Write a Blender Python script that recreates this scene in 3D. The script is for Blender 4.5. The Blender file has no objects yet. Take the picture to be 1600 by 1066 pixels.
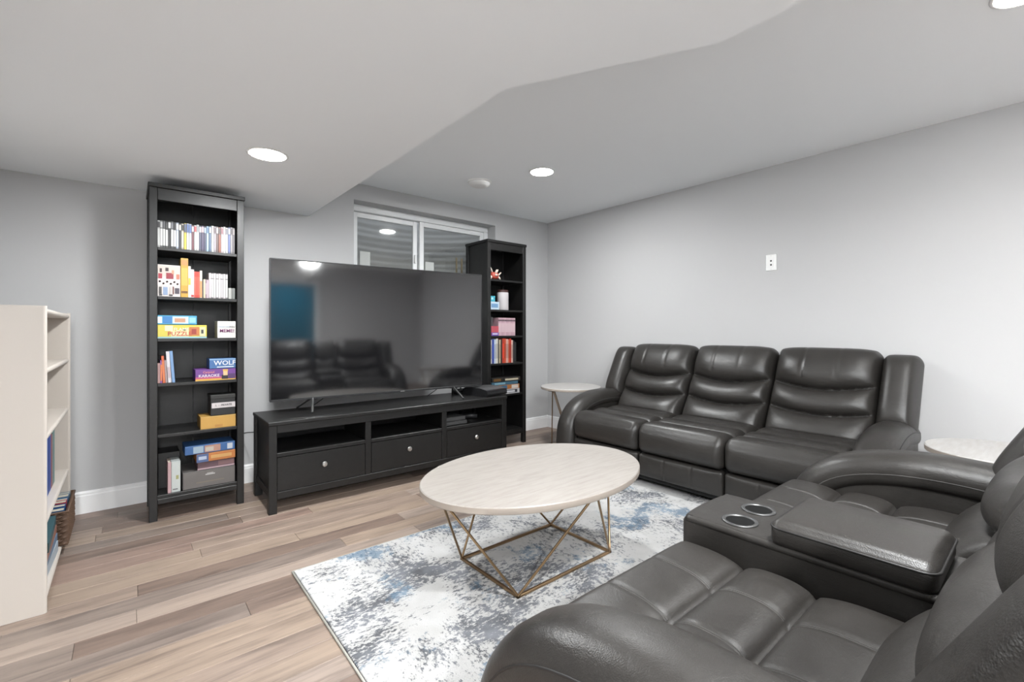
import bpy, math, random
import numpy as np
from mathutils import Vector, Matrix
random.seed(7)
scene = bpy.context.scene
COL = scene.collection

# ------------------------------------------------------------------ camera
cam_d = bpy.data.cameras.new('camera'); cam = bpy.data.objects.new('camera', cam_d); COL.objects.link(cam)
cam.location = (-3.744, -3.8135, 1.107)
cam.rotation_euler = (math.pi/2, 0, -0.6988)
cam_d.sensor_width = 36; cam_d.lens = 36*715.9/1600
cam_d.shift_y = -(533-517.7)/1600; cam_d.clip_start = 0.02
scene.camera = cam

# ------------------------------------------------------------------ world and exposure
world = bpy.data.worlds.new('night'); scene.world = world; world.use_nodes = True
world.node_tree.nodes['Background'].inputs[0].default_value = (0.55, 0.6, 0.7, 1)
world.node_tree.nodes['Background'].inputs[1].default_value = 2.1
scene.view_settings.view_transform = 'Standard'; scene.view_settings.look = 'None'
scene.view_settings.gamma = 1; scene.view_settings.use_curve_mapping = False
scene.view_settings.exposure = 0.07
LAMP_W = 62.0

# ------------------------------------------------------------------ materials
def mat(name, rgb=(.5,.5,.5), rough=.5, metal=0.0, spec=.5, ior=None, emit=None, coat=0):
    m = bpy.data.materials.new(name); m.use_nodes = True
    b = m.node_tree.nodes['Principled BSDF']
    b.inputs['Base Color'].default_value = (*rgb, 1); b.inputs['Roughness'].default_value = rough
    b.inputs['Metallic'].default_value = metal; b.inputs['Specular IOR Level'].default_value = spec
    if ior: b.inputs['IOR'].default_value = ior
    if coat: b.inputs['Coat Weight'].default_value = coat
    if emit: b.inputs['Emission Color'].default_value = (*rgb, 1); b.inputs['Emission Strength'].default_value = emit
    return m
def nd(m, t, **k):
    n = m.node_tree.nodes.new(t)
    for a, v in k.items(): setattr(n, a, v)
    return n
def lk(m, a, b): m.node_tree.links.new(a, b)
def bsdf(m): return m.node_tree.nodes['Principled BSDF']
def coords(m, kind='Object', scale=(1,1,1)):
    tc = nd(m, 'ShaderNodeTexCoord'); mp = nd(m, 'ShaderNodeMapping'); mp.inputs['Scale'].default_value = scale
    lk(m, tc.outputs[kind], mp.inputs['Vector']); return mp
def noise(m, vec, scale, detail=4, rough=.5, dist=0):
    n = nd(m, 'ShaderNodeTexNoise'); n.inputs['Scale'].default_value = scale; n.inputs['Detail'].default_value = detail
    n.inputs['Roughness'].default_value = rough; n.inputs['Distortion'].default_value = dist
    lk(m, vec.outputs[0], n.inputs['Vector']); return n
def ramp(m, fac, stops, interp='LINEAR'):
    r = nd(m, 'ShaderNodeValToRGB'); r.color_ramp.interpolation = interp
    while len(r.color_ramp.elements) < len(stops): r.color_ramp.elements.new(.5)
    for e, (p, c) in zip(r.color_ramp.elements, stops):
        e.position = p; e.color = (*c, 1) if len(c) == 3 else c
    lk(m, fac, r.inputs[0]); return r
def math_(m, op, a, b=None, clamp=False):
    n = nd(m, 'ShaderNodeMath', operation=op, use_clamp=clamp)
    for i, v in enumerate((a, b)):
        if v is None: continue
        if isinstance(v, (int, float)): n.inputs[i].default_value = v
        else: lk(m, v, n.inputs[i])
    return n.outputs[0]
def mix(m, fac, a, b, mode='MIX'):
    n = nd(m, 'ShaderNodeMix', data_type='RGBA', blend_type=mode)
    for s, v in ((0, fac), (6, a), (7, b)):
        if isinstance(v, (int, float)): n.inputs[s].default_value = v
        elif isinstance(v, tuple): n.inputs[s].default_value = (*v, 1)
        else: lk(m, v, n.inputs[s])
    return n.outputs[2]
def bump(m, h, strength=.2, dist=.01):
    b = nd(m, 'ShaderNodeBump'); b.inputs['Strength'].default_value = strength; b.inputs['Distance'].default_value = dist
    lk(m, h, b.inputs['Height']); lk(m, b.outputs[0], bsdf(m).inputs['Normal']); return b

def paint(name, rgb, rough=.6):
    m = mat(name, rgb, rough, spec=.3); v = coords(m); n = noise(m, v, 260, 2); bump(m, n.outputs[0], .06, .002); return m
M = {}
M['wall'] = paint('wall_paint', (.485,.485,.487), .6)
M['ceil'] = paint('ceiling_paint', (.905,.932,.95), .85)
M['trim'] = paint('white_trim_paint', (.80,.80,.80), .35)
M['blackwood'] = m = mat('black_brown_wood', (.02,.0185,.018), .42)
v = coords(m, 'Object', (2, 2, 2)); n = noise(m, v, 14, 6, .6, .4); lk(m, ramp(m, n.outputs[0], [(.3,(.0045,.0042,.0041)),(.7,(.008,.0076,.0073))]).outputs[0], bsdf(m).inputs['Base Color'])
v2 = coords(m, 'Object', (6, 120, 120)); n2 = noise(m, v2, 3, 4); bump(m, n2.outputs[0], .12, .002)
M['cream'] = paint('cream_laminate', (.52,.475,.43), .4)
M['plank'] = m = mat('vinyl_plank', (.4,.32,.26), .42)
oi = nd(m, 'ShaderNodeObjectInfo'); tc = nd(m, 'ShaderNodeTexCoord')
off = nd(m, 'ShaderNodeVectorMath', operation='MULTIPLY_ADD'); lk(m, oi.outputs['Random'], off.inputs[0]); off.inputs[1].default_value = (37, 91, 13); lk(m, tc.outputs['Object'], off.inputs[2])
mp = nd(m, 'ShaderNodeMapping'); mp.inputs['Scale'].default_value = (1.1, 13, 1); lk(m, off.outputs[0], mp.inputs['Vector'])
g1 = noise(m, mp, 2.2, 7, .62, .5)
mp2 = nd(m, 'ShaderNodeMapping'); mp2.inputs['Scale'].default_value = (3, 90, 1); lk(m, off.outputs[0], mp2.inputs['Vector'])
g2 = noise(m, mp2, 3, 4, .7, .2)
base = ramp(m, oi.outputs['Random'], [(0,(0.196,0.146,0.121)),(.17,(0.290,0.227,0.188)),(.34,(0.231,0.188,0.164)),(.5,(0.310,0.243,0.195)),(.67,(0.268,0.195,0.164)),(.83,(0.327,0.267,0.230)),(1,(0.210,0.170,0.151))], 'CONSTANT')
gr = ramp(m, g1.outputs[0], [(.25,(.46,.44,.43)),(.5,(.92,.90,.88)),(.75,(1.12,1.1,1.04))])
c1 = mix(m, 1.0, base.outputs[0], gr.outputs[0], 'MULTIPLY')
gf = ramp(m, g2.outputs[0], [(.3,(.78,.76,.75)),(.65,(1,1,1))])
lk(m, mix(m, .8, c1, gf.outputs[0], 'MULTIPLY'), bsdf(m).inputs['Base Color']); bump(m, g2.outputs[0], .12, .002)
lk(m, ramp(m, g2.outputs[0], [(.3,(.36,)*3),(.7,(.5,)*3)]).outputs[0], bsdf(m).inputs['Roughness'])
M['subfloor'] = mat('floor_joint', (.09,.07,.055), .8)
# rug
M['rug'] = m = mat('distressed_rug', (.8,.8,.8), .95, spec=.1)
va = coords(m); big = noise(m, va, 2.9, 5, .6, .3)
vs = coords(m, 'Object', (1.9, 1, 1)); strk = noise(m, vs, 44, 8, .74, .0)
vt = coords(m, 'Object', (1, 2.0, 1)); strk2 = noise(m, vt, 40, 8, .74, .0)
big2 = noise(m, coords(m, 'Object', (1,1,1)), 1.5, 2, .5, .0)
selm = ramp(m, big2.outputs[0], [(.46,(0,0,0)),(.54,(1,1,1))])
st = mix(m, selm.outputs[0], strk.outputs[0], strk2.outputs[0])
s = math_(m, 'ADD', math_(m, 'MULTIPLY', big.outputs[0], 1.0), math_(m, 'MULTIPLY', st, 1.25))
gmask = ramp(m, s, [(.5,(0,0,0)),(.6,(1,1,1))]); 
sm = math_(m, 'SUBTRACT', s, .63); gmask = ramp(m, sm, [(.515,(0,0,0)),(.585,(1,1,1))])
blue_n = noise(m, coords(m, 'Object', (1,1,7.3)), 2.9, 3, .5, .2)
vshift = nd(m, 'ShaderNodeMapping'); vshift.inputs['Location'].default_value = (5.3, 2.1, 9); lk(m, coords(m).outputs[0], vshift.inputs['Vector'])
bl = noise(m, vshift, 3.1, 4, .55, .3); fl = noise(m, vshift, 42, 5, .7)
bsum = math_(m, 'ADD', math_(m, 'MULTIPLY', bl.outputs[0], 1.2), math_(m, 'MULTIPLY', fl.outputs[0], .55))
bmask = ramp(m, math_(m, 'SUBTRACT', bsum, .5), [(.47,(0,0,0)),(.56,(1,1,1))])
tone = noise(m, va, 9, 3); gcol = ramp(m, tone.outputs[0], [(.35,(.045,.05,.062)),(.6,(.135,.145,.17))])
bcol = ramp(m, tone.outputs[0], [(.35,(.045,.10,.165)),(.65,(.13,.21,.29))])
ivory = ramp(m, tone.outputs[0], [(.3,(.44,.436,.428)),(.7,(.50,.50,.497))])
cc = mix(m, math_(m, 'MULTIPLY', gmask.outputs[0], .85), ivory.outputs[0], gcol.outputs[0])
cc = mix(m, math_(m, 'MULTIPLY', bmask.outputs[0], .75), cc, bcol.outputs[0]); lk(m, cc, bsdf(m).inputs['Base Color'])
pile = noise(m, va, 320, 3); bump(m, math_(m, 'ADD', pile.outputs[0], math_(m, 'MULTIPLY', gmask.outputs[0], .6)), .5, .004)
M['rugedge'] = mat('rug_binding', (.42,.41,.37), .9, spec=.1)
# leather
def leather(name, lo, hi, rough=.40):
    m = mat(name, lo, rough, spec=.5)
    v = coords(m); vo = nd(m, 'ShaderNodeTexVoronoi'); vo.inputs['Scale'].default_value = 420; lk(m, v.outputs[0], vo.inputs['Vector'])
    big = noise(m, v, 5, 4, .6, .6); wr = noise(m, coords(m, 'Object', (1,1,3)), 11, 6, .62, 1.4)
    lk(m, ramp(m, big.outputs[0], [(.3,lo),(.7,hi)]).outputs[0], bsdf(m).inputs['Base Color'])
    lk(m, ramp(m, big.outputs[0], [(.3,(rough-.06,)*3),(.7,(rough+.07,)*3)]).outputs[0], bsdf(m).inputs['Roughness'])
    h = math_(m, 'ADD', math_(m, 'MULTIPLY', vo.outputs['Distance'], .10), math_(m, 'MULTIPLY', wr.outputs[0], .55))
    bump(m, h, .22, .012); return m
M['leather'] = leather('charcoal_leather', (.0215,.0194,.0175), (.0275,.025,.0226), .37)
M['stitch'] = mat('leather_stitching', (.06,.057,.054), .55)
M['piping'] = mat('leather_piping', (.014,.013,.0125), .45)
M['basecloth'] = mat('black_lining', (.012,.012,.012), .8)
M['brass'] = mat('aged_brass', (.36,.245,.14), .33, metal=1)
M['stone'] = m = mat('travertine_top', (.62,.56,.50), .38)
v = coords(m, 'Object', (1.2, 9, 1)); n = noise(m, v, 5, 8, .65, .4); n2 = noise(m, coords(m, 'Object', (3, 60, 1)), 4, 3)
c1 = ramp(m, n.outputs[0], [(.3,(.275,.249,.225)),(.5,(.325,.299,.274)),(.72,(.352,.33,.307))]).outputs[0]
lk(m, mix(m, .35, c1, ramp(m, n2.outputs[0], [(.35,(.8,.78,.76)),(.6,(1,1,1))]).outputs[0], 'MULTIPLY'), bsdf(m).inputs['Base Color'])
M['stoneedge'] = mat('travertine_edge', (.33,.285,.245), .5)
M['whitestone'] = m = mat('pale_side_table_top', (.74,.70,.66), .4)
v = coords(m, 'Object', (2, 14, 1)); n = noise(m, v, 4, 6, .6); lk(m, ramp(m, n.outputs[0], [(.3,(.38,.36,.34)),(.65,(.45,.437,.425))]).outputs[0], bsdf(m).inputs['Base Color'])
M['screen'] = mat('tv_screen_glass', (.006,.006,.007), .07, ior=2.15)
M['bezel'] = mat('tv_bezel', (.02,.02,.021), .3)
M['tvmetal'] = mat('tv_foot_metal', (.10,.10,.10), .3, metal=.8)
M['blackplastic'] = mat('black_plastic', (.012,.012,.013), .3)
M['darkplastic'] = mat('dark_grey_plastic', (.06,.06,.06), .4)
M['knob'] = mat('brushed_nickel', (.62,.61,.59), .32, metal=1)
M['whiteplastic'] = mat('white_plastic', (.82,.82,.81), .35)
M['vinyl'] = mat('white_vinyl_frame', (.80,.81,.81), .35)
M['slot'] = mat('dark_slot', (.03,.03,.03), .6)
M['lamp'] = mat('lamp_diffuser', (1,.985,.95), .5, emit=9)
M['rim'] = mat('cup_rim_metal', (.10,.10,.10), .38, metal=.7)
M['cup'] = mat('cup_holder_black', (.004,.004,.004), .8, spec=.15)
M['steel'] = paint('galvanised_well_steel', (.55,.55,.52), .5)
M['wood'] = mat('bare_wood_stake', (.55,.45,.30), .7)
M['gravel'] = m = mat('gravel', (.2,.18,.16), .9)
n = noise(m, coords(m), 60, 4); lk(m, ramp(m, n.outputs[0], [(.4,(.08,.075,.065)),(.6,(.34,.31,.27))]).outputs[0], bsdf(m).inputs['Base Color']); bump(m, n.outputs[0], .8, .02)
M['wicker'] = m = mat('brown_wicker', (.09,.05,.03), .6)
wv = nd(m, 'ShaderNodeTexBrick'); wv.inputs['Scale'].default_value = 26; lk(m, coords(m, 'Object', (1,1,1)).outputs[0], wv.inputs['Vector'])
M['bluelight'] = mat('blue_light_tinted_wall', (.05,.30,.38), .6)  # blue glow of the far room put into the wall colour
m = M['glass'] = bpy.data.materials.new('window_glass'); m.use_nodes = True; nt = m.node_tree; nt.nodes.clear()
o_ = nd(m, 'ShaderNodeOutputMaterial'); mx = nd(m, 'ShaderNodeMixShader'); tr = nd(m, 'ShaderNodeBsdfTransparent'); gl = nd(m, 'ShaderNodeBsdfGlossy'); fr = nd(m, 'ShaderNodeLayerWeight')
tr.inputs[0].default_value = (.90,.90,.885,1); gl.inputs['Roughness'].default_value = .03; fr.inputs[0].default_value = .5
lk(m, math_(m, 'ADD', math_(m, 'MULTIPLY', math_(m, 'POWER', fr.outputs['Facing'], 5.0), .9), .10), mx.inputs[0]); lk(m, tr.outputs[0], mx.inputs[1]); lk(m, gl.outputs[0], mx.inputs[2]); lk(m, mx.outputs[0], o_.inputs[0])
_cc = {}
def C(r, g, b, rough=.45):
    """plain colour, sRGB 0-255"""
    k = (r, g, b, rough)
    if k not in _cc:
        f = lambda c: ((c/255+.055)/1.055)**2.4 if c > 10 else c/255/12.92
        _cc[k] = mat('print_%d_%d_%d' % (r, g, b), tuple(.62*f(c) for c in (r, g, b)), rough)
    return _cc[k]

# ------------------------------------------------------------------ mesh helpers
class MB:
    def __init__(s): s.v = []; s.f = []
    def add(s, vs, fs):
        o = len(s.v); s.v += [tuple(map(float, p)) for p in vs]; s.f += [tuple(i+o for i in f) for f in fs]; return s
    def box(s, x0, x1, y0, y1, z0, z1, c=0.0):
        if c <= 0:
            return s.add([(x, y, z) for x in (x0,x1) for y in (y0,y1) for z in (z0,z1)],
                         [(0,1,3,2),(4,6,7,5),(0,4,5,1),(2,3,7,6),(0,2,6,4),(1,5,7,3)])
        # chamfered box
        cx, cy, cz = (x0+x1)/2, (y0+y1)/2, (z0+z1)/2; hx, hy, hz = (x1-x0)/2, (y1-y0)/2, (z1-z0)/2
        c = min(c, hx*.45, hy*.45, hz*.45); vs = []; idx = {}
        for sx in (-1,1):
            for sy in (-1,1):
                for sz in (-1,1):
                    for a in range(3):
                        h = [hx-c, hy-c, hz-c]; h[a] += c
                        idx[(sx,sy,sz,a)] = len(vs); vs.append((cx+sx*h[0], cy+sy*h[1], cz+sz*h[2]))
        fs = []
        for a in range(3):
            b, d = [(1,2),(0,2),(0,1)][a]
            for sg in (-1,1):
                q = []
                for sb, sd in ((-1,-1),(1,-1),(1,1),(-1,1)):
                    k = [0,0,0]; k[a] = sg; k[b] = sb; k[d] = sd; q.append(idx[(*k, a)])
                fs.append(tuple(q) if sg*(1,-1,1)[a] > 0 else tuple(q[::-1]))
        for a in range(3):
            b, d = [(1,2),(0,2),(0,1)][a]
            for sb in (-1,1):
                for sd in (-1,1):
                    q = []
                    for sa, w in ((-1,b),(1,b),(1,d),(-1,d)):
                        k = [0,0,0]; k[a] = sa; k[b] = sb; k[d] = sd; q.append(idx[(*k, w)])
                    fs.append(tuple(q))
        for sx in (-1,1):
            for sy in (-1,1):
                for sz in (-1,1): fs.append(tuple(idx[(sx,sy,sz,a)] for a in range(3)))
        return s.add(vs, fs)
    def tube(s, pts, r, n=8, closed=False):
        pts = [Vector(p) for p in pts]; N = len(pts); rings = []; up = None
        for i, p in enumerate(pts):
            a = pts[i-1] if (i > 0 or closed) else p; b = pts[(i+1) % N] if (i < N-1 or closed) else p
            t = (b-a).normalized()
            if up is None: up = Vector((0,0,1)) if abs(t.z) < .9 else Vector((1,0,0))
            x = t.cross(up).normalized(); y = x.cross(t).normalized(); up = y
            rr = r[i] if isinstance(r, (list, tuple)) else r
            rings.append([p + rr*(math.cos(2*math.pi*k/n)*x + math.sin(2*math.pi*k/n)*y) for k in range(n)])
        vs = [p for rg in rings for p in rg]; fs = []
        for i in range(N if closed else N-1):
            j = (i+1) % N
            for k in range(n): fs.append((i*n+k, i*n+(k+1) % n, j*n+(k+1) % n, j*n+k))
        if not closed: fs += [tuple(range(n))[::-1], tuple((N-1)*n+k for k in range(n))]
        return s.add(vs, fs)
    def lathe(s, prof, cx=0, cy=0, cz=0, n=40, sx=1, sy=1):
        vs = []; fs = []
        for r, z in prof:
            for k in range(n): vs.append((cx+sx*r*math.cos(2*math.pi*k/n), cy+sy*r*math.sin(2*math.pi*k/n), cz+z))
        for i in range(len(prof)-1):
            for k in range(n): fs.append((i*n+k, i*n+(k+1) % n, (i+1)*n+(k+1) % n, (i+1)*n+k))
        if prof[0][0] > 1e-6: fs.append(tuple(range(n))[::-1])
        if prof[-1][0] > 1e-6: fs.append(tuple((len(prof)-1)*n+k for k in range(n)))
        return s.add(vs, fs)
    def prism(s, poly, axis, a, b):
        """extrude a 2D polygon along axis (0,1,2) between a and b"""
        def p3(p, t):
            q = list(p); q.insert(axis, t); return tuple(q)
        n = len(poly); vs = [p3(p, a) for p in poly]+[p3(p, b) for p in poly]
        fs = [tuple(range(n))[::-1], tuple(range(n, 2*n))]+[(i, (i+1) % n, n+(i+1) % n, n+i) for i in range(n)]
        return s.add(vs, fs)
    def move(s, M4, start=0):
        for i in range(start, len(s.v)): s.v[i] = tuple(M4 @ Vector(s.v[i]))
        return s

def link(o, parent=None):
    COL.objects.link(o)
    if parent is not None: o.parent = parent
    return o
def mesh_of(name, mb, material, smooth=False, angle=None):
    me = bpy.data.meshes.new(name); me.from_pydata(mb.v, [], mb.f); me.materials.append(material)
    import bmesh
    bm = bmesh.new(); bm.from_mesh(me); bmesh.ops.recalc_face_normals(bm, faces=bm.faces)
    if smooth:
        for f in bm.faces: f.smooth = True
        if angle:
            for e in bm.edges:
                if len(e.link_faces) == 2 and e.calc_face_angle(0) > angle: e.smooth = False
    bm.to_mesh(me); bm.free(); me.update(); return me
def obj(name, mb, material, parent=None, smooth=False, angle=None, loc=None, rot=None, label=None, stuff=False):
    o = bpy.data.objects.new(name, mesh_of(name, mb, material, smooth, angle)); link(o, parent)
    if loc: o.location = loc
    if rot: o.rotation_euler = rot
    if label: o['label'] = label
    if stuff: o['kind'] = 'stuff'
    return o
def tag(o, label, cat, group=None):
    o['label'] = label; o['category'] = cat
    if group: o['group'] = group
    return o
def thing(name, label, cat, loc=(0,0,0), rz=0, group=None):
    o = bpy.data.objects.new(name, None); o.empty_display_size = .05; link(o); o.location = loc; o.rotation_euler = (0,0,rz)
    return tag(o, label, cat, group)
def struct(name, mb, material, parent=None, **k):
    o = obj(name, mb, material, parent, **k); o['kind'] = 'structure'; return o
def text_mb(body, size, depth=.0006):
    cu = bpy.data.curves.new('lettering', 'FONT'); cu.body = body; cu.size = size; cu.extrude = depth; cu.align_x = 'CENTER'; cu.align_y = 'CENTER'; cu.resolution_u = 2; cu.offset = size*.012
    o = bpy.data.objects.new('lettering', cu); me = bpy.data.meshes.new_from_object(o)
    mb = MB(); mb.add([tuple(v.co) for v in me.vertices], [tuple(p.vertices) for p in me.polygons])
    bpy.data.objects.remove(o); bpy.data.meshes.remove(me); bpy.data.curves.remove(cu); return mb
def text_front(body, size, x, y, z, material, parent, sx=1.0, shear=0):
    """lettering that faces -y"""
    mb = text_mb(body, size); mb.v = [(a*sx+b*shear, b, c) for a, b, c in mb.v]
    mb.move(Matrix.Translation((x, y, z)) @ Matrix.Rotation(math.pi/2, 4, 'X'))
    return obj('lettering', mb, material, parent)

def axis_pts(h, r, n, k=4):
    r = min(r, h*.999); c = [h-r+r*math.tan(math.pi/4*i/k) for i in range(k+1)]
    mid = list(np.linspace(-(h-r), h-r, n+1))
    return np.array([-x for x in c[::-1]][:-1]+mid+c[1:]) if n > 0 else np.array([-x for x in c[::-1]]+c)
def rbox(h, r, n=(8,8,8), disp=None, k=4):
    """soft rounded box centred on the origin; disp(pos, unit_cube_coords, normal) -> pos"""
    ax = [axis_pts(h[i], r, n[i], k) for i in range(3)]
    key = {}; pts = []; faces = []
    def vid(p):
        q = tuple(round(float(c), 6) for c in p)
        if q not in key: key[q] = len(pts); pts.append(q)
        return key[q]
    for a in range(3):
        b, d = [(1,2),(2,0),(0,1)][a]
        for sg in (-1,1):
            B, D = ax[b], ax[d]
            g = np.empty((len(B), len(D)), int)
            for i, x in enumerate(B):
                for j, y in enumerate(D):
                    p = [0,0,0]; p[a] = sg*h[a]; p[b] = x; p[d] = y; g[i,j] = vid(p)
            for i in range(len(B)-1):
                for j in range(len(D)-1):
                    q = (g[i,j], g[i+1,j], g[i+1,j+1], g[i,j+1]); faces.append(q if sg > 0 else q[::-1])
    c = np.array(pts); H = np.array(h); inner = np.clip(c, -(H-r), H-r); dl = c-inner
    nn = dl/np.maximum(np.linalg.norm(dl, axis=1, keepdims=True), 1e-9); pos = inner+r*nn
    if disp is not None: pos = disp(pos, c/H, nn)
    mb = MB(); mb.v = [tuple(p) for p in pos]; mb.f = [tuple(int(i) for i in f) for f in faces]
    return mb
def place(mb, T): return mb.move(T)
def catmull(P, n=8):
    P = [np.array(p, float) for p in P]; Q = [2*P[0]-P[1]]+P+[2*P[-1]-P[-2]]; out = []
    for i in range(1, len(Q)-2):
        for k in range(n):
            t = k/n; a, b, c, d = Q[i-1], Q[i], Q[i+1], Q[i+2]
            out.append(.5*((2*b)+(-a+c)*t+(2*a-5*b+4*c-d)*t*t+(-a+3*b-3*c+d)*t**3))
    out.append(P[-1]); return out
def ordinal(i):
    return ['first','second','third','fourth','fifth','sixth','seventh','eighth','ninth','tenth','eleventh','twelfth','thirteenth','fourteenth','fifteenth','sixteenth','seventeenth','eighteenth','nineteenth','twentieth','twenty-first','twenty-second','twenty-third','twenty-fourth','twenty-fifth','twenty-sixth','twenty-seventh','twenty-eighth','twenty-ninth','thirtieth','thirty-first','thirty-second'][i]

# ================================================================== THE SETTING
XL, YB, ZH, ZL = -4.335, -6.6, 2.36, 2.018
WX0, WX1, WZ0, WZ1 = -2.28, -.77, 1.30, 2.22        # window opening
f = struct('floor', MB().box(XL, 0, YB, 0, -.08, -.004), M['subfloor'])
PW = .112; rnd = random.Random(3); row = 0; y = 0.0; pm = {}; npl = 0
while y > -4.85:
    x = XL - rnd.uniform(.1, 1.15)
    while x < 0:
        x0, x1 = max(x, XL), min(x+1.22, 0)
        if x1-x0 > .03:
            L = round(x1-x0, 3)
            if L not in pm: pm[L] = mesh_of('plank', MB().box(0, L-.0012, -PW+.0006, -.0006, -.006, 0, .0012), M['plank'])
            o = link(bpy.data.objects.new('plank', pm[L]), f); o.location = (x0, y, 0); npl += 1
        x += 1.22
    y -= PW; row += 1
struct('floor_rear', MB().box(XL, 0, YB, y, -.006, 0), M['plank'])
def wall_with_hole(x0, x1, z0, z1, hx0, hx1, hz0, hz1, y0, y1):
    mb = MB(); mb.box(x0, hx0, y0, y1, z0, z1); mb.box(hx1, x1, y0, y1, z0, z1)
    if hz0 > z0: mb.box(hx0, hx1, y0, y1, z0, hz0)
    mb.box(hx0, hx1, y0, y1, hz1, z1); return mb
struct('wall_back', wall_with_hole(XL-.15, .15, -.08, 2.5, WX0, WX1, WZ0, WZ1, 0, .26), M['wall'])
struct('wall_right', MB().box(0, .15, YB-.15, 0, -.08, 2.5), M['wall'])
struct('wall_left', MB().box(XL-.15, XL, YB-.15, 0, -.08, 2.5), M['wall'])
DX0, DX1, DZ = -2.98, -2.10, 2.0
struct('wall_front', wall_with_hole(XL, 0, -.08, 2.5, DX0, DX1, -.08, DZ, YB-.12, YB), M['wall'])
struct('ceiling', MB().box(XL-.15, .15, YB-1.5, .15, ZH, 2.5), M['ceil'])
soff = [(XL,0),(-2.645,0),(-2.655,-2.483),(-2.312,-3.123),(-2.318,YB),(XL,YB)]
struct('ceiling_soffit', MB().prism(soff, 2, ZL, ZH), M['ceil'])
# blue-lit room beyond the doorway behind the camera (seen mirrored in the screen)
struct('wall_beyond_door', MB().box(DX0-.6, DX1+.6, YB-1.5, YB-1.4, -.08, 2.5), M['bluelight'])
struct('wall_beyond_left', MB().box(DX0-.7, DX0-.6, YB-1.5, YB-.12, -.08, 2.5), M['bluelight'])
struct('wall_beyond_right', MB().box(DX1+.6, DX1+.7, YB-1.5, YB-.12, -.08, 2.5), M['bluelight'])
struct('floor_beyond', MB().box(DX0-.6, DX1+.6, YB-1.4, YB, -.08, -.001), M['subfloor'])
tr_ = MB()
for a, b in ((DX0-.07, DX0), (DX1, DX1+.07)): tr_.box(a, b, YB, YB+.018, 0, DZ, .003)
tr_.box(DX0-.07, DX1+.07, YB, YB+.018, DZ, DZ+.07, .003); struct('trim_1', tr_, M['trim'])
bl_ = bpy.data.lights.new('blue_lamp', 'AREA'); bl_.energy = 26; bl_.color = (.2,.75,1); bl_.size = .3
bo_ = link(bpy.data.objects.new('blue_lamp', bl_)); bo_.location = (-2.55, YB-.7, 2.3)
# baseboards: main board with a stepped top
def baseboard(name, along, a, b, wall, sgn):
    prof = [(0,0),(.016,0),(.016,.105),(.013,.112),(.013,.122),(.006,.132),(0,.132)]
    if along == 'x': mb = MB().prism([(wall+sgn*d, z) for d, z in prof], 0, a, b)
    else: mb = MB().prism([(wall+sgn*d, z) for d, z in prof], 1, a, b)
    return struct(name, mb, M['trim'])
baseboard('baseboard_back', 'x', XL, 0, 0, -1)
baseboard('baseboard_right', 'y', YB, -.016, 0, -1)
baseboard('baseboard_left', 'y', YB, -.016, XL, 1)

# window: vinyl slider with two panes
w = struct('window_1', MB().box(WX0, WX1, .235, .25, WZ0, WZ0+.03), M['vinyl'])
fy0, fy1 = .13, .20
def frame_bar(name, *b): return obj(name, MB().box(*b, .004), M['vinyl'], w)
frame_bar('window_frame', WX0, WX1, fy0, fy1, 2.165, WZ1); frame_bar('window_frame', WX0, WX1, fy0, fy1, WZ0, WZ0+.055)
frame_bar('window_frame', WX0, WX0+.05, fy0, fy1, WZ0+.055, 2.165); frame_bar('window_frame', WX1-.05, WX1, fy0, fy1, WZ0+.055, 2.165)
def sash(x0, x1, y0, y1):
    z0, z1, t = WZ0+.057, 2.163, .045
    s_ = MB().box(x0, x0+t, y0, y1, z0, z1, .003).box(x1-t, x1, y0, y1, z0, z1, .003).box(x0+t, x1-t, y0, y1, z0, z0+t, .003).box(x0+t, x1-t, y0, y1, z1-t, z1, .003)
    so = obj('sash', s_, M['vinyl'], w); obj('pane', MB().box(x0+t, x1-t, (y0+y1)/2-.003, (y0+y1)/2+.003, z0+t, z1-t), M['glass'], so); return so
s1 = sash(WX0+.052, -1.595, .17, .195); s2 = sash(-1.585, WX1-.052, .138, .165)
obj('latch', MB().box(-1.628, -1.612, .150, .17, 1.76, 1.84, .003), M['whiteplastic'], s1)
for x0, y0, z0 in ((-2.16, .168, 1.69), (-1.522, .136, 1.655)):
    tag(obj('window_sticker', MB().box(x0, x0+.095, y0+.0065, y0+.0082, z0, z0+.13), C(225,228,224,.6)),
        'white sticker on the %s window pane' % ('left' if x0 < -2 else 'right'), 'sticker')
# window well outside
wl = thing('window_well', 'ribbed galvanised steel well outside the basement window', 'window well', (-1.52, .262, 0))
rib = MB(); nA = 96; pr = []
for i in range(nA+1):
    a = math.pi*i/nA; pr.append((-math.cos(a)*.98, math.sin(a)*.85))
zs = np.linspace(.95, 2.7, 61); vs = []; fs = []
for z in zs:
    k = 1+.018*math.sin(z*2*math.pi/.07)
    for x, y_ in pr: vs.append((x*k, y_*k, z))
for j in range(len(zs)-1):
    for i in range(nA): fs.append((j*(nA+1)+i, j*(nA+1)+i+1, (j+1)*(nA+1)+i+1, (j+1)*(nA+1)+i))
obj('shell', MB().add(vs, fs), M['steel'], wl, smooth=True)
obj('gravel_bed', MB().prism([(x*.97, y_*.97) for x, y_ in pr], 2, .95, 1.15), M['gravel'], wl)
for x0, h_ in ((-.93, 1.93), (-.86, 1.925)):
    tag(obj('wooden_stake', MB().box(x0, x0+.014, .50, .52, 1.14, h_, .002), M['wood']), 'thin wooden stake outside the window, %s of two' % ('left' if x0 < -.9 else 'right'), 'stake', 'stakes outside the window')

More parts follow.
